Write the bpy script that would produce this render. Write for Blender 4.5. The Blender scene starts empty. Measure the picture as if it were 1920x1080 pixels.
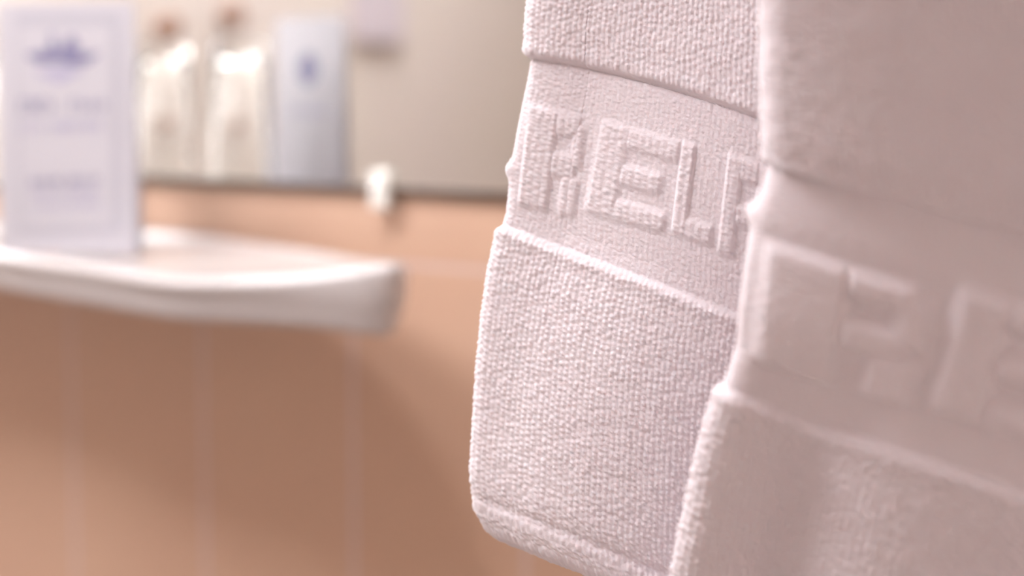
import bpy, bmesh, math, random
import numpy as np
from mathutils import Vector, Matrix

C = bpy.context.scene.collection
scn = bpy.context.scene

# ------------------------------------------------------------------ camera
ZC = 1.35                                   # eye height
CAM = Vector((0.0, -1.0, ZC))
F = 2667.0
PITCH = math.radians(4.0); SH = -204 / 1920.0
YAW = math.radians(30.0)
cd = bpy.data.cameras.new('camera'); cam = bpy.data.objects.new('camera', cd); C.objects.link(cam)
cam.location = CAM
cam.rotation_euler = (math.pi / 2 - PITCH, 0, YAW)
cd.lens = 50.0; cd.sensor_width = 36.0; cd.shift_y = SH; cd.clip_start = 0.02
cd.dof.use_dof = True; cd.dof.focus_distance = 0.558; cd.dof.aperture_fstop = 3.3
cd.dof.aperture_blades = 0
scn.camera = cam

# ------------------------------------------------------------------ view and light
scn.view_settings.view_transform = 'Standard'
scn.view_settings.look = 'None'
scn.view_settings.gamma = 1.0
scn.view_settings.use_curve_mapping = False
scn.view_settings.exposure = 0.24

w = bpy.data.worlds.new('world'); scn.world = w; w.use_nodes = True
w.node_tree.nodes['Background'].inputs[0].default_value = (1.0, 0.93, 0.92, 1)
w.node_tree.nodes['Background'].inputs[1].default_value = 0.3

LIGHTS = {  # label: (x, y, z, half size, emission strength, colour, round)
    'round pendant lamp hanging in front of the mirror': (-0.60, -0.45, 1.95, 0.045, 150.0, (1.0, 0.985, 1.0)),
    'large square fill lamp added on the ceiling behind the viewer, near the left wall': (-1.20, -1.05, 2.5, 0.26, 28.0, (1.0, 0.985, 1.0)),  # unseen fill source, added to lift the towel faces and shaded tiles
}
VANITY = 9.0; SIDE_FILL = 34.0

ROOM = dict(x0=-1.60, x1=0.45, y0=-2.40, y1=0.0, z1=2.50)


# ------------------------------------------------------------------ helpers
def ray(px, py, d):
    """point on the sight line of a photo pixel at horizontal distance d in front of the camera"""
    xc = (px - 960) / F
    yc = (540 + SH * 1920 - py) / F
    cp, sp = math.cos(PITCH), math.sin(PITCH)
    fwd = cp + yc * sp
    up = yc * cp - sp
    X = xc / fwd * d; Z = up / fwd * d
    return (math.cos(YAW) * X - math.sin(YAW) * d, -1.0 + math.sin(YAW) * X + math.cos(YAW) * d, ZC + Z)


def ray_np(px, py, d):
    xc = (px - 960) / F
    yc = (540 + SH * 1920 - py) / F
    cp, sp = math.cos(PITCH), math.sin(PITCH)
    fwd = cp + yc * sp
    up = yc * cp - sp
    X = xc / fwd * d; Z = up / fwd * d
    return np.stack([math.cos(YAW) * X - math.sin(YAW) * d, -1.0 + math.sin(YAW) * X + math.cos(YAW) * d, ZC + Z], -1)


def plan(X, d, z=0.0):
    """camera plan coordinates (right, forward) to room coordinates"""
    return Vector((math.cos(YAW) * X - math.sin(YAW) * d, -1.0 + math.sin(YAW) * X + math.cos(YAW) * d, ZC + z))


def mat(name, col, rough=0.5, metal=0.0, **kw):
    m = bpy.data.materials.new(name); m.use_nodes = True
    b = m.node_tree.nodes['Principled BSDF']
    b.inputs['Base Color'].default_value = (*col, 1)
    b.inputs['Roughness'].default_value = rough
    b.inputs['Metallic'].default_value = metal
    for k, v in kw.items():
        b.inputs[k.replace('_', ' ')].default_value = v
    return m


def noise_mix(m, c1, c2, scale, detail=3):
    nt = m.node_tree; b = nt.nodes['Principled BSDF']
    tc = nt.nodes.new('ShaderNodeTexCoord'); n = nt.nodes.new('ShaderNodeTexNoise')
    n.inputs['Scale'].default_value = scale; n.inputs['Detail'].default_value = detail
    r = nt.nodes.new('ShaderNodeMix'); r.data_type = 'RGBA'
    r.inputs[6].default_value = (*c1, 1); r.inputs[7].default_value = (*c2, 1)
    nt.links.new(tc.outputs['Object'], n.inputs['Vector'])
    nt.links.new(n.outputs[0], r.inputs[0]); nt.links.new(r.outputs[2], b.inputs['Base Color'])
    return r


def srgb(r, g, b):
    f = lambda c: (c / 255 / 12.92) if c / 255 <= 0.04045 else ((c / 255 + 0.055) / 1.055) ** 2.4
    return (f(r), f(g), f(b))


def obj(name, me, m, parent=None, smooth=False):
    if isinstance(me, bmesh.types.BMesh):
        bm = me; me = bpy.data.meshes.new(name); bmesh.ops.recalc_face_normals(bm, faces=bm.faces); bm.to_mesh(me); bm.free()
    o = bpy.data.objects.new(name, me); C.objects.link(o)
    if m: me.materials.append(m)
    if smooth:
        me.polygons.foreach_set('use_smooth', [True] * len(me.polygons))
    if parent: o.parent = parent
    return o


def tag(o, label=None, cat=None, group=None, kind=None):
    if label: o['label'] = label
    if cat: o['category'] = cat
    if group: o['group'] = group
    if kind: o['kind'] = kind
    return o


def empty(name, loc, rz=0.0):
    o = bpy.data.objects.new(name, None); C.objects.link(o)
    o.location = loc; o.rotation_euler = (0, 0, rz); o.empty_display_size = 0.05
    return o


def box(bm, a, b):
    vs = [bm.verts.new((x, y, z)) for x in (a[0], b[0]) for y in (a[1], b[1]) for z in (a[2], b[2])]
    for f in ((0, 1, 3, 2), (4, 6, 7, 5), (0, 4, 5, 1), (2, 3, 7, 6), (0, 2, 6, 4), (1, 5, 7, 3)):
        bm.faces.new([vs[i] for i in f])


def boxbm(a, b, bevel=0.0, seg=3):
    bm = bmesh.new(); box(bm, a, b)
    if bevel:
        bmesh.ops.bevel(bm, geom=list(bm.edges), offset=bevel, segments=seg, affect='EDGES', profile=0.5)
    return bm


def lathe(bm, prof, n=64, close=False):
    rings = []
    for r, z in prof:
        if r < 1e-6: rings.append([bm.verts.new((0, 0, z))])
        else: rings.append([bm.verts.new((r * math.cos(2 * math.pi * i / n), r * math.sin(2 * math.pi * i / n), z)) for i in range(n)])
    for a, b in zip(rings, rings[1:]):
        for i in range(n):
            j = (i + 1) % n
            if len(a) == 1 and len(b) == 1: continue
            if len(a) == 1: bm.faces.new([a[0], b[i], b[j]])
            elif len(b) == 1: bm.faces.new([a[i], b[0], a[j]])
            else: bm.faces.new([a[i], b[i], b[j], a[j]])


def tube(bm, p, q, r, n=32):
    p = Vector(p); q = Vector(q); ax = (q - p).normalized()
    s = ax.orthogonal().normalized(); t = ax.cross(s)
    A = [bm.verts.new(p + r * (math.cos(2 * math.pi * i / n) * s + math.sin(2 * math.pi * i / n) * t)) for i in range(n)]
    B = [bm.verts.new(q + r * (math.cos(2 * math.pi * i / n) * s + math.sin(2 * math.pi * i / n) * t)) for i in range(n)]
    for i in range(n):
        j = (i + 1) % n; bm.faces.new([A[i], A[j], B[j], B[i]])
    bm.faces.new(A); bm.faces.new(B)


# ------------------------------------------------------------------ materials
M = {}
M['plaster'] = mat('beige_plaster', srgb(214, 200, 190), 0.8)
noise_mix(M['plaster'], srgb(212, 203, 192), srgb(214, 202, 198), 3)
M['plaster_white'] = mat('white_plaster', srgb(235, 228, 222), 0.85)
noise_mix(M['plaster_white'], srgb(236, 228, 220), srgb(232, 225, 222), 4)
M['floor'] = mat('floor_tile', srgb(196, 168, 148), 0.4)
noise_mix(M['floor'], srgb(184, 174, 168), srgb(170, 160, 154), 6)
M['ceramic'] = mat('white_ceramic', srgb(238, 230, 228), 0.22, Coat_Weight=0.4, Coat_Roughness=0.08)
noise_mix(M['ceramic'], srgb(208, 203, 204), srgb(204, 199, 200), 8)
M['mirror'] = mat('mirror_silver', (0.86, 0.87, 0.86), 0.0, 1.0)
M['mirror_edge'] = mat('dark_mirror_edge', srgb(120, 104, 92), 0.5)
noise_mix(M['mirror_edge'], srgb(122, 106, 94), srgb(108, 94, 84), 30)
M['clip'] = mat('white_plastic', srgb(240, 238, 232), 0.35)
M['card'] = mat('white_card', srgb(222, 217, 226), 0.6)
noise_mix(M['card'], srgb(194, 191, 199), srgb(190, 187, 195), 20)
M['card_panel'] = mat('pale_grey_print', srgb(178, 176, 186), 0.6)
M['ink'] = mat('violet_blue_ink', srgb(122, 119, 152), 0.6)
M['ink_pale'] = mat('pale_violet_ink', srgb(168, 164, 190), 0.6)
M['ink_grey'] = mat('grey_ink', srgb(184, 180, 188), 0.6)
M['chrome'] = mat('chrome', (0.8, 0.8, 0.8), 0.12, 1.0)
M['glass'] = mat('clear_glass', (0.98, 0.99, 0.985), 0.0, Transmission_Weight=1.0, IOR=1.5)
M['lamp_rim'] = mat('lamp_rim', (0.75, 0.75, 0.75), 0.3, 0.8)
M['lilac'] = mat('lilac_lacquer', srgb(202, 192, 200), 0.5)
M['knob_wood'] = mat('brown_wood', srgb(120, 80, 60), 0.5)
noise_mix(M['knob_wood'], srgb(158, 122, 104), srgb(138, 106, 90), 40)


def emit(name, col, s):
    m = bpy.data.materials.new(name); m.use_nodes = True
    nt = m.node_tree; nt.nodes.clear()
    e = nt.nodes.new('ShaderNodeEmission'); o = nt.nodes.new('ShaderNodeOutputMaterial')
    e.inputs[0].default_value = (*col, 1); e.inputs[1].default_value = s
    nt.links.new(e.outputs[0], o.inputs[0]); return m


def tile_material():
    m = mat('peach_wall_tile', srgb(222, 164, 128), 0.3)
    nt = m.node_tree; b = nt.nodes['Principled BSDF']
    tc = nt.nodes.new('ShaderNodeTexCoord'); sep = nt.nodes.new('ShaderNodeSeparateXYZ')
    nt.links.new(tc.outputs['Object'], sep.inputs[0])

    def mth(op, a, bb=None, c=None):
        n = nt.nodes.new('ShaderNodeMath'); n.operation = op
        for i, v in enumerate((a, bb, c)):
            if v is None: continue
            if isinstance(v, (int, float)): n.inputs[i].default_value = v
            else: nt.links.new(v, n.inputs[i])
        return n.outputs[0]

    def line(coord, off, pitch, half):            # 1 on the joint, soft edges
        a = mth('SUBTRACT', coord, off); a = mth('DIVIDE', a, pitch)
        a = mth('FRACT', mth('ADD', a, 100.5)); a = mth('ABSOLUTE', mth('SUBTRACT', a, 0.5))
        a = mth('MULTIPLY', a, pitch)
        n = nt.nodes.new('ShaderNodeMapRange'); n.inputs[1].default_value = half * 0.6; n.inputs[2].default_value = half * 1.3
        n.inputs[3].default_value = 1; n.inputs[4].default_value = 0
        nt.links.new(a, n.inputs[0]); return n.outputs[0]
    vx = line(sep.outputs[0], -0.9135, 0.1745, 0.0024)
    hz = line(sep.outputs[2], ZC - 0.1573, 0.42, 0.0018)
    below = mth('LESS_THAN', sep.outputs[2], ZC - 0.1573)
    g = mth('MAXIMUM', mth('MULTIPLY', vx, below), hz)
    no = nt.nodes.new('ShaderNodeTexNoise'); no.inputs['Scale'].default_value = 9; no.inputs['Detail'].default_value = 4
    nt.links.new(tc.outputs['Object'], no.inputs['Vector'])
    mx = nt.nodes.new('ShaderNodeMix'); mx.data_type = 'RGBA'
    mx.inputs[6].default_value = (*TILE1, 1); mx.inputs[7].default_value = (*TILE2, 1)
    nt.links.new(no.outputs[0], mx.inputs[0])
    m2 = nt.nodes.new('ShaderNodeMix'); m2.data_type = 'RGBA'
    nt.links.new(g, m2.inputs[0]); nt.links.new(mx.outputs[2], m2.inputs[6]); m2.inputs[7].default_value = (*GROUT, 1)
    nt.links.new(m2.outputs[2], b.inputs['Base Color'])
    rr = nt.nodes.new('ShaderNodeMapRange'); rr.inputs[3].default_value = 0.34; rr.inputs[4].default_value = 0.8
    nt.links.new(g, rr.inputs[0]); nt.links.new(rr.outputs[0], b.inputs['Roughness'])
    bp = nt.nodes.new('ShaderNodeBump'); bp.inputs['Strength'].default_value = 0.5; bp.inputs['Distance'].default_value = 0.001; bp.invert = True
    nt.links.new(g, bp.inputs['Height']); nt.links.new(bp.outputs[0], b.inputs['Normal'])
    return m


TILE1 = srgb(211, 177, 153); TILE2 = srgb(206, 169, 147); GROUT = srgb(218, 196, 192)
M['tile'] = tile_material()


def terry_material():
    m = mat('white_terry_cotton', srgb(236, 222, 226), 0.95, Sheen_Weight=0.6, Sheen_Roughness=0.4)
    nt = m.node_tree; b = nt.nodes['Principled BSDF']
    b.inputs['Sheen Tint'].default_value = (1, 0.97, 0.98, 1)
    b.inputs['Specular IOR Level'].default_value = 0.1
    b.inputs['Subsurface Weight'].default_value = 0.25
    b.inputs['Subsurface Radius'].default_value = (1.0, 0.7, 0.65)
    b.inputs['Subsurface Scale'].default_value = 0.0015
    noise_mix(m, srgb(232, 224, 230), srgb(227, 217, 224), 40)
    tc = nt.nodes.new('ShaderNodeTexCoord'); n = nt.nodes.new('ShaderNodeTexNoise')
    n.inputs['Scale'].default_value = 1600; n.inputs['Detail'].default_value = 2
    bp = nt.nodes.new('ShaderNodeBump'); bp.inputs['Strength'].default_value = 0.35; bp.inputs['Distance'].default_value = 0.0004
    nt.links.new(tc.outputs['Object'], n.inputs['Vector']); nt.links.new(n.outputs[0], bp.inputs['Height'])
    nt.links.new(bp.outputs[0], b.inputs['Normal'])
    return m


M['terry'] = terry_material()

# ------------------------------------------------------------------ the setting
x0, x1, y0, y1, z1 = (ROOM[k] for k in ('x0', 'x1', 'y0', 'y1', 'z1'))
T = 0.08
tag(obj('wall_back', boxbm((x0 - T, y1, 0), (x1 + T, y1 + T, z1)), M['tile']), kind='structure')
tag(obj('wall_left', boxbm((x0 - T, y0, 0), (x0, y1, z1)), M['plaster']), kind='structure')
tag(obj('wall_right', boxbm((x1, y0, 0), (x1 + T, y1, z1)), M['plaster']), kind='structure')
tag(obj('wall_front', boxbm((x0 - T, y0 - T, 0), (x1 + T, y0, z1)), M['plaster']), kind='structure')
tag(obj('floor', boxbm((x0 - T, y0 - T, -T), (x1 + T, y1 + T, 0)), M['floor']), kind='structure')
tag(obj('ceiling', boxbm((x0 - T, y0 - T, z1), (x1 + T, y1 + T, z1 + T)), M['plaster_white']), kind='structure')

for lab, (lx, ly, lz, hs, st, col) in LIGHTS.items():
    root = empty('pendant_lamp' if lab.startswith('round') else 'fill_lamp', (lx, ly, lz))
    tag(root, lab, 'lamp')
    if lab.startswith('round'):
        bm = bmesh.new(); lathe(bm, [(0.004, 0.062), (0.012, 0.060), (hs * 0.6, 0.045), (hs + 0.012, 0.0), (hs + 0.010, 0.0), (hs * 0.55, 0.040), (0.004, 0.055)], 48)
        obj('lamp_shade', bm, M['lamp_rim'], root, True)
        bm = bmesh.new(); lathe(bm, [(0, 0.012), (hs, 0.012), (hs, 0.004), (hs * 0.8, 0.0005), (0, -0.001)], 48)
        obj('bulb', bm, emit('bulb_glow', col, st), root)
        bm = bmesh.new(); tube(bm, (0, 0, 0.060), (0, 0, z1 - 0.001 - lz), 0.003, 12)
        obj('cord', bm, M['mirror_edge'], root)
        continue
    obj('housing', boxbm((-hs - 0.02, -hs - 0.02, -0.03), (hs + 0.02, hs + 0.02, -0.0005), 0.004), M['lamp_rim'], root)
    obj('diffuser', boxbm((-hs, -hs, -0.042), (hs, hs, -0.0301), 0.003), emit('fill_diffuser', col, st), root)

root = empty('mirror_lamp', (-0.85, 0, 2.10))
tag(root, 'long tubular lamp on the wall above the mirror', 'lamp')
obj('bracket', boxbm((-0.30, -0.07, -0.018), (0.30, -0.0005, 0.018), 0.005), M['lamp_rim'], root)
bm = bmesh.new(); tube(bm, (-0.36, -0.10, 0), (0.36, -0.10, 0), 0.020)
obj('tube', bm, emit('mirror_lamp_tube', (1.0, 0.985, 0.99), VANITY), root)

root = empty('added_side_lamp', (-1.47, 0, 1.28))  # added out of view to brighten the card's back and the towel edges
tag(root, 'added upright fill tube on the back wall, unseen, left of the mirror', 'lamp')
obj('bracket', boxbm((-0.025, -0.05, 0), (0.025, -0.0005, 0.62), 0.005), M['lamp_rim'], root)
bm = bmesh.new(); tube(bm, (0, -0.08, 0.01), (0, -0.08, 0.61), 0.020)
obj('tube', bm, emit('added_side_tube', (1.0, 0.975, 0.985), SIDE_FILL), root)

# ------------------------------------------------------------------ mirror on the back wall
MZ = ZC - 0.0955
MX0, MX1, MZ1 = -1.38, -0.05, 2.02
root = empty('mirror', ((MX0 + MX1) / 2, 0, MZ))
tag(root, 'frameless wall mirror above the peach tiles, dark lower edge', 'mirror')
hw = (MX1 - MX0) / 2
obj('backing', boxbm((-hw, -0.006, -0.0035), (hw, -0.0005, MZ1 - MZ), 0.0008), M['mirror_edge'], root)
obj('mirror_glass', boxbm((-hw, -0.011, 0.0045), (hw, -0.0061, MZ1 - MZ), 0.0006), M['mirror'], root)

cp_ = ray(719, 350, 1 / (0.866 + 0.5 * (719 - 960) / F) - 0.012)
root = empty('mirror_clip', (cp_[0], -0.0115, cp_[2]))
tag(root, 'small white plastic clip holding the lower edge of the mirror', 'clip')
bm = boxbm((-0.0095, -0.0075, -0.019), (0.0095, -0.0, 0.014), 0.0035, 4)
obj('clip_body', bm, M['clip'], root, True)
bm = boxbm((-0.008, 0.0, -0.019), (0.008, 0.0112, -0.0145), 0.001, 2)
obj('clip_foot', bm, M['clip'], root)
bm = bmesh.new(); lathe(bm, [(0, 0.0095), (0.003, 0.009), (0.0042, 0.0075), (0.0042, 0.007)], 24)
bmesh.ops.rotate(bm, verts=bm.verts, matrix=Matrix.Rotation(math.pi / 2, 3, 'X'))
obj('screw', bm, M['chrome'], root, True)


# ------------------------------------------------------------------ ceramic shelf
def catmull(pts, n):
    out = []; P = [np.array(p, float) for p in pts]; k = len(P)
    for i in range(k):
        a, b, c, d = P[i - 1], P[i], P[(i + 1) % k], P[(i + 2) % k]
        for j in range(n):
            t = j / n
            out.append(0.5 * ((2 * b) + (c - a) * t + (2 * a - 5 * b + 4 * c - d) * t * t + (3 * b - a - 3 * c + d) * t ** 3))
    return out


# outline, anticlockwise from the left: (pixel x, y of the top rim, y of the underside, distance)
front = [(-420, 424, 478, 1.38), (-180, 446, 516, 1.27), (0, 475, 553, 1.165), (150, 494, 580, 1.10), (300, 519, 605, 1.05), (420, 522, 613, 1.028),
         (560, 516, 622, 1.012), (690, 501, 635, 1.0), (748, 494, 634, 1.008), (768, 496, 622, 1.04)]
back = [(748, 492, 605, 1.10), (680, 483, 585, 1.155), (590, 468, 560, 1.205), (490, 453, 545, 1.26), (400, 441, 535, 1.30), (310, 433, 525, 1.338)]
pts = []
for px, yt, yb, d in front + back:
    a = ray(px, yt, d); b = ray(px, yb, d)
    pts.append((a[0], min(a[1], -0.001), a[2], b[2]))
for px in (120, -80, -300, -440):
    dd = 0.999 / (0.866 + 0.5 * (px - 960) / F)
    a = ray(px, 430, dd)
    pts.append((a[0], -0.001, ZC - 0.1435, ZC - 0.185))
loop = catmull(pts, 12)
n = len(loop)
for p in loop: p[1] = min(p[1], -0.0008)
xy = np.array([[p[0], p[1]] for p in loop])
tan = np.roll(xy, -1, 0) - np.roll(xy, 1, 0); tan /= np.linalg.norm(tan, axis=1)[:, None] + 1e-9
nor = np.stack([tan[:, 1], -tan[:, 0]], 1)      # outward for anticlockwise
area = 0.5 * np.sum(xy[:, 0] * np.roll(xy[:, 1], -1) - np.roll(xy[:, 0], -1) * xy[:, 1])
if area < 0: nor = -nor
bm = bmesh.new(); rings = []
R = 0.007
prof = [(0.016, 1, -0.0022), (0.0125, 1, -0.0015), (0.010, 1, -0.0003), (0.007, 1, 0.0)]
for k in range(1, 7):
    a = math.pi / 2 * k / 6; prof.append((R * (1 - math.sin(a)), 1, -R * (1 - math.cos(a))))
prof += [(0.002, 0, 0.026), (0.005, 0, 0.016)]
for k in range(0, 7):
    a = math.pi / 2 * k / 6; prof.append((0.007 + 0.010 * (1 - math.cos(a)), 0, 0.010 * (1 - math.sin(a))))
prof += [(0.022, 0, 0)]
wall_side = xy[:, 1] > -0.012
for off, top, dz in prof:
    ring = []
    for i, p in enumerate(loop):
        o_ = off * (0.0 if (wall_side[i]) else 1.0)
        z = (p[2] if top else p[3]) + dz
        q = xy[i] - nor[i] * o_
        ring.append(bm.verts.new((q[0], min(q[1], -0.0008), z)))
    rings.append(ring)
for a, b in zip(rings, rings[1:]):
    for i in range(n):
        j = (i + 1) % n; bm.faces.new([a[i], a[j], b[j], b[i]])
bm.faces.new(rings[0]); bm.faces.new(rings[-1])
bmesh.ops.triangulate(bm, faces=[f for f in bm.faces if len(f.verts) > 4])
shelf = tag(obj('ceramic_shelf', bm, M['ceramic'], None, True), 'thick white glazed ceramic shelf with rounded front on the peach tiled wall', 'shelf')
from mathutils.bvhtree import BVHTree
_bvh = BVHTree.FromPolygons([v.co for v in shelf.data.vertices], [p.vertices for p in shelf.data.polygons])


def shelf_z(points):
    return max((_bvh.ray_cast(Vector((p[0], p[1], ZC)), Vector((0, 0, -1)))[0] or Vector((0, 0, ZC - 0.1445))).z for p in points)




# ------------------------------------------------------------------ tent card on the shelf
def seg_shape(bm, poly, y, t=0.0003):
    a = [bm.verts.new((p[0], y, p[1])) for p in poly]; b = [bm.verts.new((p[0], y + t, p[1])) for p in poly]
    bm.faces.new(a); bm.faces.new(b[::-1]); k = len(poly)
    for i in range(k): bm.faces.new([a[i], b[i], b[(i + 1) % k], a[(i + 1) % k]])


pr = plan(-0.306, 1.150); pl = plan(-0.4255, 1.1754)
ex = (pr - pl); W = ex.length; ex.normalize()
ang = math.atan2(ex.y, ex.x)
Hc = 0.2055; LEAN = 0.004; DEP = 0.012
SZ = shelf_z([pl + (pr - pl) * (i / 8) for i in range(9)]) + 0.0004
card = empty('tent_card', (pl.x, pl.y, SZ), ang)
tag(card, 'white folded tent card with blue-violet emblem and lettering standing on the ceramic shelf', 'card')
# local: x along the card, +y away from the viewer, z up
bm = bmesh.new(); tk = 0.0006
fr = [(0, 0), (LEAN, Hc)]; bk = [(DEP, 0), (LEAN + 0.001, Hc)]


def panel(bm, prof):
    (ya, za), (yb, zb) = prof
    vs = []
    for x in (0, W):
        for (y, z) in ((ya, za), (yb, zb)):
            for dy in (0, tk): vs.append(bm.verts.new((x, y + dy, z)))
    for f in ((0, 1, 3, 2), (4, 6, 7, 5), (0, 4, 5, 1), (2, 3, 7, 6), (0, 2, 6, 4), (1, 5, 7, 3)): bm.faces.new([vs[i] for i in f])


panel(bm, fr); obj('front_panel', bm, M['card'], card)
bm = bmesh.new(); panel(bm, bk); obj('back_panel', bm, M['card'], card)


def print_obj(name, polys, m, back=False, lift=0.0003):
    """flat ink on a panel: polys in (x, z) of the panel; follows the panel's slope"""
    bm = bmesh.new()
    for poly in polys:
        A = []
        for off in (0, 1):
            row = []
            for x, z in poly:
                s = z / Hc
                if back: y = DEP + (LEAN + 0.001 - DEP) * s + tk + lift - 0.0003 * off; x_ = W - x
                else: y = LEAN * s - lift + 0.0003 * off; x_ = x
                row.append(bm.verts.new((x_, y, z)))
            A.append(row)
        a, b = A; k = len(poly)
        bm.faces.new(a); bm.faces.new(b[::-1])
        for i in range(k): bm.faces.new([a[i], b[i], b[(i + 1) % k], a[(i + 1) % k]])
    return obj(name, bm, m, card)


def rect(xa, za, xb, zb): return [(xa, za), (xb, za), (xb, zb), (xa, zb)]


def cp(px, py):                 # pixel to panel coordinates
    f = (px + 5) / 255.0; x = W * (f * 1.0)
    yb = 476 + 16 * f; yt = 18 - 2 * f
    return (x, Hc * (yb - py) / (yb - yt))


def prect(a, b, c, d): return [cp(a, d), cp(c, d), cp(c, b), cp(a, b)]


print_obj('printed_panel', [prect(30, 36, 226, 448)], M['card_panel'], lift=0.0003)
print_obj('printed_panel', [prect(38, 62, 208, 434)], M['card'], lift=0.0006)
ship = [[cp(*p) for p in ((50, 112), (70, 108), (95, 106), (130, 106), (160, 112), (190, 110), (168, 130), (140, 136), (112, 128), (80, 130), (60, 124))],
        [cp(*p) for p in ((92, 104), (96, 78), (100, 68), (104, 86), (112, 104))],
        [cp(*p) for p in ((116, 104), (122, 92), (138, 76), (148, 92), (152, 106))]]
print_obj('emblem', ship, M['ink'], lift=0.0009)
print_obj('emblem', [[cp(*p) for p in ((60, 146), (110, 140), (160, 142), (130, 158), (112, 166), (90, 156))]], M['ink_pale'], lift=0.0009)


def letters(xs, ya, yb, sp, seed):
    """rows of small upright strokes: the print is too blurred in the photograph to read"""
    rnd = random.Random(seed); out = []
    for a, b in xs:
        x = a
        while x + sp * 0.8 <= b:
            out.append(prect(x, ya, x + sp * 0.22, yb))
            k = rnd.choice((0, 1, 2))
            if k != 1: out.append(prect(x + sp * 0.22, ya, x + sp * 0.62, ya + (yb - ya) * 0.22))
            if k != 0: out.append(prect(x + sp * 0.22, ya + (yb - ya) * 0.42, x + sp * 0.62, ya + (yb - ya) * 0.6))
            if k == 2: out.append(prect(x + sp * 0.5, ya, x + sp * 0.72, yb))
            x += sp
    return out


print_obj('lettering', letters([(38, 108), (134, 214)], 196, 221, 18, 1), M['ink'], lift=0.0009)
print_obj('lettering', letters([(40, 90), (96, 196)], 238, 258, 12, 2), M['ink_pale'], lift=0.0009)
for i, (ya, yb) in enumerate(((342, 356), (362, 376), (386, 400))):
    print_obj('lettering', letters([(60 - 4 * (i == 0), 120), (126, 186)], ya, yb, 10, 5 + i), M['ink'] if i < 1 else M['ink_pale'], lift=0.0009)
e = []
k = 20
print_obj('back_emblem', [[(W * 0.5 + 0.017 * math.cos(2 * math.pi * i / k), Hc * 0.745 + 0.017 * math.sin(2 * math.pi * i / k)) for i in range(k)]], M['ink'], back=True)
print_obj('back_lettering', [rect(W * (0.22 + 0.075 * i), Hc * 0.52, W * (0.26 + 0.075 * i), Hc * 0.555) for i in range(8)], M['ink_pale'], back=True)

# ------------------------------------------------------------------ tumblers beside the card (seen in the mirror)
def tumbler(X, d, h, label):
    p = plan(X, d)
    bm = bmesh.new(); r = 0.0335
    # stands upside down: rim on the shelf, thick base on top
    prof = [(0, h - 0.0025), (r * 0.30, h - 0.002), (r * 0.62, h), (r * 0.72, h - 0.0012), (r * 0.785, h - 0.005), (r * 0.80, h - 0.010), (r * 0.99, 0.004),
            (r * 1.0, 0.0012), (r * 0.985, 0), (r * 0.95, 0), (r * 0.93, 0.0012), (r * 0.92, 0.004), (r * 0.735, h - 0.024), (r * 0.60, h - 0.0185), (r * 0.3, h - 0.0165), (0, h - 0.016)]
    lathe(bm, prof, 72)
    o = obj('glass_tumbler', bm, M['glass'], None, True)
    o.location = (p.x, p.y, shelf_z([(p.x + 0.025 * math.cos(a), p.y + 0.025 * math.sin(a)) for a in range(0, 7)] + [p]) + 0.0004)
    return tag(o, label, 'glass', 'upturned tumblers on the ceramic shelf')


tumbler(-0.362, 1.243, 0.186, 'upturned clear glass tumbler behind the tent card, mirrored just beside the card')
tumbler(-0.460, 1.290, 0.184, 'upturned clear glass tumbler farther left on the shelf, leftmost glass in the mirror')

# ------------------------------------------------------------------ on the left wall, seen in the mirror
for ky, kz, lab in ((-0.6862, 1.4313, 'brown wooden knob on the left wall, mirrored above the leftmost tumbler'), (-0.8378, 1.4555, 'brown wooden knob on the left wall, mirrored between the two tumblers')):
    bm = bmesh.new(); lathe(bm, [(0, 0.036), (0.010, 0.035), (0.019, 0.030), (0.021, 0.024), (0.017, 0.016), (0.008, 0.011), (0.009, 0.003), (0.014, 0.0005), (0, 0.0005)], 32)
    bmesh.ops.rotate(bm, verts=bm.verts, matrix=Matrix.Rotation(math.pi / 2, 3, 'Y'))
    kn = obj('coat_knob', bm, M['knob_wood'], None, True); kn.location = (x0, ky, kz)
    tag(kn, lab, 'knob', 'wooden knobs on the left wall')
cab = empty('wall_panel', (x0, -1.265, ZC + 0.075))
tag(cab, 'pale lilac panel on the left wall, blurred in the mirror above the card', 'panel')
obj('panel_board', boxbm((0.0005, -0.075, 0), (0.012, 0.075, 0.5), 0.002), M['lilac'], cab)
obj('panel_frame', boxbm((0.0125, -0.078, -0.003), (0.016, 0.078, 0.503), 0.001), M['lilac'], cab)

# ------------------------------------------------------------------ towels
def sstep(a, b, x):
    t = np.clip((x - a) / (b - a), 0, 1); return t * t * (3 - 2 * t)


def hash2(i, j, k):
    v = np.sin(i * 127.1 + j * 311.7 + k * 74.7) * 43758.5453
    return v - np.floor(v)


def loops(u, v, cw, ch, seed, stagger=0.5, jit=0.35, elong=1.0):
    """pile loops: bumps on a jittered grid, u and v in pixels at the towel's depth; returns 0..1"""
    out = np.zeros_like(u)
    ci = np.floor(u / cw)
    for di in (-1, 0, 1):
        i = ci + di
        vo = v / ch + stagger * (np.mod(i, 2)) + 0.3 * (hash2(i, 3.0, seed) - 0.5)
        cj = np.floor(vo)
        for dj in (-1, 0, 1):
            j = cj + dj
            cx = (i + 0.5 + jit * (hash2(i, j, seed) - 0.5)) * cw
            cy = (j + 0.5 + 2 * jit * (hash2(i, j, seed + 5) - 0.5))
            a = 0.55 + 0.45 * hash2(i, j, seed + 9)
            rx = cw * (0.50 + 0.08 * hash2(i, j, seed + 13)); ry = 0.56 * elong
            sk = (hash2(i, j, seed + 21) - 0.5) * 0.5
            dv = (vo - cy)
            du = (u - cx) + sk * dv * ch * 0.5
            q = (du / rx) ** 2 + (dv / ry) ** 2
            out = out + (a * np.exp(-1.5 * q)) ** 3
    return out ** (1 / 3)


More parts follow.
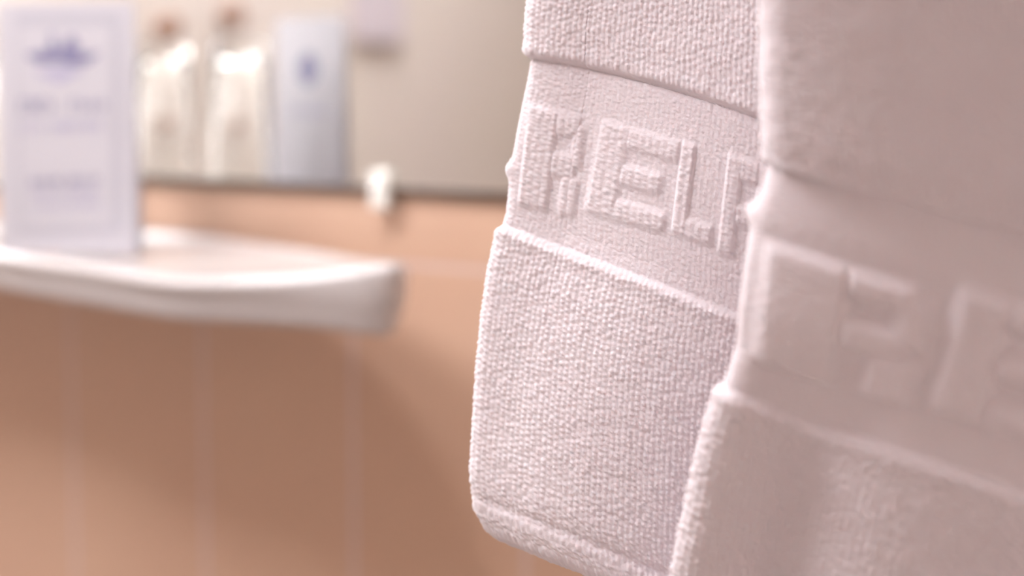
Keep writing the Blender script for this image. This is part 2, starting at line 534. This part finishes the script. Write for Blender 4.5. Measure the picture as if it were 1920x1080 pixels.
def vnoise(x, y, seed):
    xi = np.floor(x); yi = np.floor(y); fx = x - xi; fy = y - yi
    fx = fx * fx * (3 - 2 * fx); fy = fy * fy * (3 - 2 * fy)
    a = hash2(xi, yi, seed); b = hash2(xi + 1, yi, seed); c = hash2(xi, yi + 1, seed); d = hash2(xi + 1, yi + 1, seed)
    return (a * (1 - fx) + b * fx) * (1 - fy) + (c * (1 - fx) + d * fx) * fy


GLYPH = {   # raised letters on a 10 x 10 cell, rectangles (x0, y0, x1, y1), y down
    'R': [(0, 0, 5.0, 10), (4.8, 0, 9.2, 2.2), (8.0, 0.8, 10, 5.2), (4.8, 4.0, 9.2, 6.4), (6.9, 6.2, 10, 10)],
    'E': [(0, 0, 3.6, 10), (3.4, 0, 10, 2.2), (3.4, 4.0, 8.6, 6.2), (3.4, 7.9, 10, 10)],
    'L': [(0, 0, 3.4, 10), (3.2, 7.9, 10, 10)],
    'A': [(0, 0, 3.2, 10), (3.0, 0, 7.2, 2.2), (3.0, 4.6, 7.2, 6.6), (7.0, 0, 10, 10)],
    'X': [(0, 0, 3.2, 4.4), (6.8, 0, 10, 4.4), (2.4, 3.6, 7.6, 6.4), (0, 5.6, 3.2, 10), (6.8, 5.6, 10, 10)],
}


def glyph_mask(lx, ly, name, soft):
    """lx, ly in cell units (0..10)"""
    out = np.zeros_like(lx)
    for (a, b, c, d) in GLYPH[name]:
        m = sstep(a - soft, a + soft, lx) * (1 - sstep(c - soft, c + soft, lx)) * sstep(b - soft, b + soft, ly) * (1 - sstep(d - soft, d + soft, ly))
        out = np.maximum(out, m)
    return out


def build_towel(name, cfg, parent=None):
    L = cfg
    # columns: angle of the rolled left fold, then distance; px units
    roll = L['roll']                                     # px half thickness function of t
    nr = L['nroll']
    phi = np.linspace(0, math.pi / 2, nr, endpoint=False)
    fine = np.arange(0, L['fine_w'], L['step'])
    coarse = np.linspace(L['fine_w'], L['full_w'], L['ncoarse'])
    phr = np.linspace(0, math.pi / 2, 10)[1:]
    ts_top = np.linspace(L['t_top'], L['t0'], L['ntop'], endpoint=False)
    ts = np.arange(L['t0'], L['t1'], L['step'])
    tend = L['t_end']
    ts2 = np.linspace(L['t1'], tend, L['nbot'], endpoint=False) if tend > L['t1'] else np.array([])
    rb = L['rb']
    phb = np.linspace(0, math.pi / 2, L['nrb'] + 1)[1:]
    t_all = np.concatenate([ts_top, ts, ts2, tend + rb * np.sin(phb) * 1.0])
    sv = np.concatenate([np.ones(len(ts_top) + len(ts) + len(ts2)), np.cos(phb)])
    sv[-1] = 0
    tt = t_all[:, None]
    r = np.interp(t_all, *roll)[:, None]
    dxr = r * (1 - np.cos(phi))[None, :]
    dx = np.concatenate([dxr, r + fine[None, :] + 0 * r, r + coarse[None, :] + 0 * r, r + L['full_w'] + r * np.sin(phr)[None, :]], 1)
    su = np.concatenate([np.sin(phi), np.ones(len(fine) + len(coarse)), np.cos(phr)])
    su[0] = 0; su[-1] = 0
    tt = np.broadcast_to(tt, dx.shape).copy()
    # real arc length for the pile pattern around the fold
    arc = np.concatenate([r * phi[None, :], r * math.pi / 2 + fine[None, :] + 0 * r, r * math.pi / 2 + coarse[None, :] + 0 * r,
                          r * math.pi / 2 + L['full_w'] + r * phr[None, :]], 1)
    PX, PY, D = L['map'](dx, tt)
    P = ray_np(PX, PY, D)
    gu = np.gradient(P, axis=1); gv = np.gradient(P, axis=0)
    N = np.cross(gu, gv); N /= np.linalg.norm(N, axis=2)[:, :, None] + 1e-12
    tocam = np.array(CAM)[None, None, :] - P
    sgn = np.sign(np.sum(N * tocam, 2))[:, :, None]; N = N * sgn          # toward the camera
    # keep the thickness direction smooth at the fold: use the flat column's normal
    Nf = N[:, nr + 2:nr + 3, :]
    k = np.ones(dx.shape); k[:, :nr + 2] = 0
    N = N * k[:, :, None] + Nf * (1 - k[:, :, None])
    m_per_px = D / F
    hth = np.broadcast_to(r, dx.shape) * m_per_px * L['thick']
    h = hth * su[None, :] * np.sqrt(sv)[:, None]
    outward = np.cos(np.linspace(0, 1, 1))
    for side in (1, -1):
        pass
    fp = P + N * h[:, :, None]
    bp = P - N * h[:, :, None]
    # displacement on the front sheet, along its own shading normal
    gu = np.gradient(fp, axis=1); gv = np.gradient(fp, axis=0)
    NN = np.cross(gu, gv); ln = np.linalg.norm(NN, axis=2)[:, :, None]; NN /= ln + 1e-12
    NN *= np.sign(np.sum(NN * N, 2))[:, :, None] * 1.0
    NN[:, 0] = NN[:, 1]
    # blend the first columns toward the sideways direction
    side_dir = P[:, nr, :] - P[:, nr + 20, :]; side_dir /= np.linalg.norm(side_dir, axis=1)[:, None]
    wgt = np.clip(1 - np.arange(dx.shape[1]) / (nr * 0.5), 0, 1)[None, :, None]
    NN = NN * (1 - wgt) + side_dir[:, None, :] * wgt
    NN /= np.linalg.norm(NN, axis=2)[:, :, None]
    H = L['height'](arc, dx, tt, r)
    fade = np.ones(dx.shape); 
    fp2 = fp + NN * H[:, :, None]
    bp2 = bp.copy()
    bp2[:, 0] = fp2[:, 0]; bp2[:, -1] = fp2[:, -1]; bp2[-1, :] = fp2[-1, :]
    R_, K_ = dx.shape
    verts = np.concatenate([fp2.reshape(-1, 3), bp2.reshape(-1, 3)])
    idx = np.arange(R_ * K_).reshape(R_, K_)
    idb = idx + R_ * K_
    idb[:, 0] = idx[:, 0]; idb[:, -1] = idx[:, -1]; idb[-1, :] = idx[-1, :]
    q1 = np.stack([idx[:-1, :-1], idx[1:, :-1], idx[1:, 1:], idx[:-1, 1:]], -1).reshape(-1, 4)
    q2 = np.stack([idb[:-1, :-1], idb[:-1, 1:], idb[1:, 1:], idb[1:, :-1]], -1).reshape(-1, 4)
    # top closure over the rail
    q3 = np.stack([idx[0, :-1], idx[0, 1:], idb[0, 1:], idb[0, :-1]], -1)[1:-1]
    faces = np.concatenate([q1, q2, q3])
    # unwelded duplicates are left out
    used = np.zeros(len(verts), bool); used[faces.ravel()] = True
    remap = np.cumsum(used) - 1
    verts = verts[used]; faces = remap[faces]
    me = bpy.data.meshes.new(name)
    me.vertices.add(len(verts)); me.vertices.foreach_set('co', verts.ravel().astype(np.float32))
    me.loops.add(faces.size); me.loops.foreach_set('vertex_index', faces.ravel().astype(np.int32))
    me.polygons.add(len(faces)); me.polygons.foreach_set('loop_start', np.arange(0, faces.size, 4, dtype=np.int32))
    me.polygons.foreach_set('loop_total', np.full(len(faces), 4, dtype=np.int32))
    me.polygons.foreach_set('use_smooth', np.ones(len(faces), bool))
    me.update(calc_edges=True); me.validate()
    o = obj(name, me, M['terry'], parent)
    return o, fp, t_all


MM = 1e-3
# ---- the rear, sharp towel
XL1 = ([-320, 0, 40, 95, 112, 150, 200, 260, 320, 400, 424, 432, 500, 600, 700, 800, 880, 940, 975, 1000],
       [992, 977, 972, 970, 977, 971, 960, 948, 938, 930, 922, 918, 902, 888, 879, 873, 869, 876, 895, 918])
U1 = lambda t: np.interp(t, [-320, 97, 210, 430, 975], [0.0, 0.14, 0.20, 0.38, 0.42])      # band slopes
V1 = lambda t: np.interp(t, [-320, 97, 210, 430, 975], [0.0, 0.00028, 0.0002, 0.0, 0.00006])
OFF1 = 22


def map1(dx, t):
    xl = np.interp(t, *XL1) + OFF1
    lean = np.interp(np.clip(dx, 0, 600), [0, 430, 600], [1.0, 0.72, 0.65])
    xr = 977 + OFF1
    px = xr + (xl - xr) * lean + dx * 0.97
    dd = np.clip(dx - 12, 0, 2000)
    corner = 0
    py = t + U1(t) * dd + V1(t) * np.minimum(dd, 450) ** 2 + np.where(dd > 450, (dd - 450) * 2 * 450 * V1(t), 0)
    d = 0.592 - 0.00013 * 450 * (1 - np.exp(-(dx / 450.0) ** 1.0)) * 1.3 + 0.004 * np.sin(dx / 120.0 + t / 300.0) * np.clip(dx / 120, 0, 1)
    d = d - 0.000015 * (t - 500)
    return px, py, d


LET1 = [('R', (1006, 198), (1108, 226), (980, 384), (1090, 408)),
        ('E', (1142, 228), (1286, 272), (1108, 398), (1252, 436)),
        ('L', (1292, 270), (1356, 292), (1264, 436), (1340, 462)),
        ('A', (1374, 290), (1450, 318), (1350, 470), (1430, 500))]


def inv_bilin(px, py, A, B, Cc, Dd):
    """A top left, B top right, Cc bottom left, Dd bottom right -> 0..10 cell coordinates (affine average)"""
    A, B, Cc, Dd = map(np.array, (A, B, Cc, Dd))
    e1 = ((B - A) + (Dd - Cc)) / 2; e2 = ((Cc - A) + (Dd - B)) / 2
    c0 = (A + B + Cc + Dd) / 4
    det = e1[0] * e2[1] - e1[1] * e2[0]
    qx = px - c0[0]; qy = py - c0[1]
    lx = (qx * e2[1] - qy * e2[0]) / det + 0.5; ly = (e1[0] * qy - e1[1] * qx) / det + 0.5
    return lx * 10, ly * 10


def height_common(arc, t, band, mapfn, dx, letters_, sc, rowpitch, soft=0.5, lh=1.15, base=1.3, amp=1.15):
    ta, tb = band
    inb = sstep(ta - 8 * sc, ta + 7 * sc, t) * (1 - sstep(tb - 9 * sc, tb + 9 * sc, t))
    pile = loops(arc, t, 9.6 * sc, 9.6 * sc, 1.0, jit=0.28) * 0.7 * amp * MM + 0.4 * MM * vnoise(arc / (24 * sc), t / (24 * sc), 4.0)
    low = loops(arc, t, 9.5 * sc, 6.0 * sc, 7.0, stagger=0.5, jit=0.4) * 0.42 * MM + 0.16 * MM * vnoise(arc / (5 * sc), t / (4 * sc), 3.0)
    px, py, d = mapfn(dx, t)
    lm = np.zeros_like(px)
    for g, A, B, Cc, Dd in letters_:
        lx, ly = inv_bilin(px, py, A, B, Cc, Dd)
        lm = np.maximum(lm, glyph_mask(lx, ly, g, soft))
    rows = loops(arc, t, 13 * sc, rowpitch * sc, 17.0, stagger=0.4, jit=0.4) * 0.55 * MM
    band_h = low * (1 - lm) + (lh * MM + rows) * lm
    lip = np.exp(-((t - tb - 9 * sc) / (10 * sc)) ** 2) * 0.5 * MM + np.exp(-((t - ta + 9 * sc) / (9 * sc)) ** 2) * 0.3 * MM
    groove = np.exp(-((t - ta - 7 * sc) / (9 * sc)) ** 2) * 0.35 * MM + np.exp(-((t - tb + 6 * sc) / (5 * sc)) ** 2) * 0.2 * MM
    return (1 - inb) * (base * MM + pile) + inb * band_h + lip - groove


def height1(arc, dx, t, r):
    h = height_common(arc, t, (102, 430), map1, dx, LET1, 1.0, 6.5)
    # knob of the weave on the fold and the stitched hem
    h += 2.6 * MM * np.exp(-((t - 318) / 17) ** 2 - (arc / 22) ** 2)
    hem = np.exp(-((t - 925) / 10) ** 2) * 0.9 * MM * sstep(10, 60, arc)
    h -= hem
    h += sstep(930, 950, t) * 0.4 * MM
    return h


cfg1 = dict(roll=([-320, 0, 300, 900, 975], [24, 24, 22, 24, 24]), nroll=16, fine_w=520, full_w=760, step=1.9, ncoarse=24,
            t_top=-300, t0=-160, t1=968, t_end=968, ntop=24, nbot=0, rb=26, nrb=12, map=map1, thick=0.95, height=height1)
t1, fp1, tl1 = build_towel('hand_towel', cfg1)
tag(t1, 'sharply focused white terry towel with woven letters, hanging behind the blurred nearer towel', 'towel', 'white hotel towels on the rails')

# ---- the nearer, blurred towel
XL2 = ([-320, 0, 200, 285, 310, 350, 385, 400, 430, 480, 560, 640, 690, 730, 790, 870, 950, 1020, 1080, 1200, 1400],
       [1402, 1405, 1407, 1411, 1406, 1394, 1380, 1374, 1372, 1362, 1350, 1344, 1328, 1312, 1290, 1270, 1252, 1236, 1226, 1206, 1180])
U2 = lambda t: np.interp(t, [-320, 290, 450, 730, 1200], [0.0, 0.27, 0.28, 0.36, 0.38])
OFF2 = 40


def map2(dx, t):
    xl = np.interp(t, *XL2) + OFF2
    lean = np.interp(np.clip(dx, 0, 900), [0, 300, 900], [1.0, 0.95, 0.7])
    px = 1405 + OFF2 + (xl - 1405 - OFF2) * lean + dx * 1.0
    dd = np.clip(dx - 30, 0, 3000)
    py = t + U2(t) * dd
    d = 0.424 + 0.00006 * np.clip(t, -300, 1400)
    d = d - 0.00004 * dx + 0.016 * np.exp(-dx / 120.0) * (1 - 0.6 * sstep(250, 700, t))
    d = d + 0.016 * sstep(500, 950, t) * np.exp(-((dx - 170) / 120.0) ** 2)
    return px, py, d


LET2 = [('R', (1462, 448), (1752, 530), (1424, 652), (1712, 742)),
        ('E', (1806, 518), (2076, 600), (1746, 742), (2010, 830))]


def height2(arc, dx, t, r):
    h = height_common(arc, t, (292, 722), map2, dx, LET2, 1.25, 8, soft=0.7, lh=3.3, base=1.7, amp=1.9)
    h += 3.0 * MM * np.exp(-((t - 392) / 16) ** 2 - (arc / 30) ** 2)
    return h


cfg2 = dict(roll=([-320, 0, 230, 330, 500, 1080, 1400], [80, 80, 74, 56, 44, 40, 40]), nroll=20, fine_w=640, full_w=900, step=2.6, ncoarse=20,
            t_top=-330, t0=-120, t1=1130, t_end=1300, ntop=14, nbot=20, rb=40, nrb=8, map=map2, thick=0.9, height=height2)
t2, fp2_, tl2 = build_towel('hand_towel', cfg2)
tag(t2, 'out-of-focus white terry towel hanging nearest the viewer, at the right', 'towel', 'white hotel towels on the rails')


# ---- rails carrying the towels, just above the view
def rail(mapf, ttop, label):
    a = Vector(ray(*[float(v) for v in mapf(np.array([20.0]), np.array([ttop]))]))
    dx_ = 700.0
    b = Vector(ray(*[float(v) for v in mapf(np.array([dx_]), np.array([ttop]))]))
    dr = (b - a); dr.z = 0; dr.normalize()
    z = min(a.z, b.z) - 0.004
    a = Vector((a.x, a.y, z)); p = a - dr * 0.03
    s = (x1 - 0.0005 - a.x) / dr.x
    q = a + dr * s
    root = empty('towel_rail', q); tag(root, label, 'towel rail')
    bm = bmesh.new(); tube(bm, p - q, Vector((0, 0, 0)), 0.005)
    obj('rail_bar', bm, M['chrome'], root, False)
    bm = bmesh.new(); tube(bm, Vector((-0.008, 0, 0)), Vector((0, 0, 0)), 0.022)
    obj('wall_flange', bm, M['chrome'], root)
    return root
rail(map1, -292.0, 'chrome towel rail above the sharply focused towel')
rail(map2, -322.0, 'chrome towel rail nearest the viewer, carrying the blurred towel')
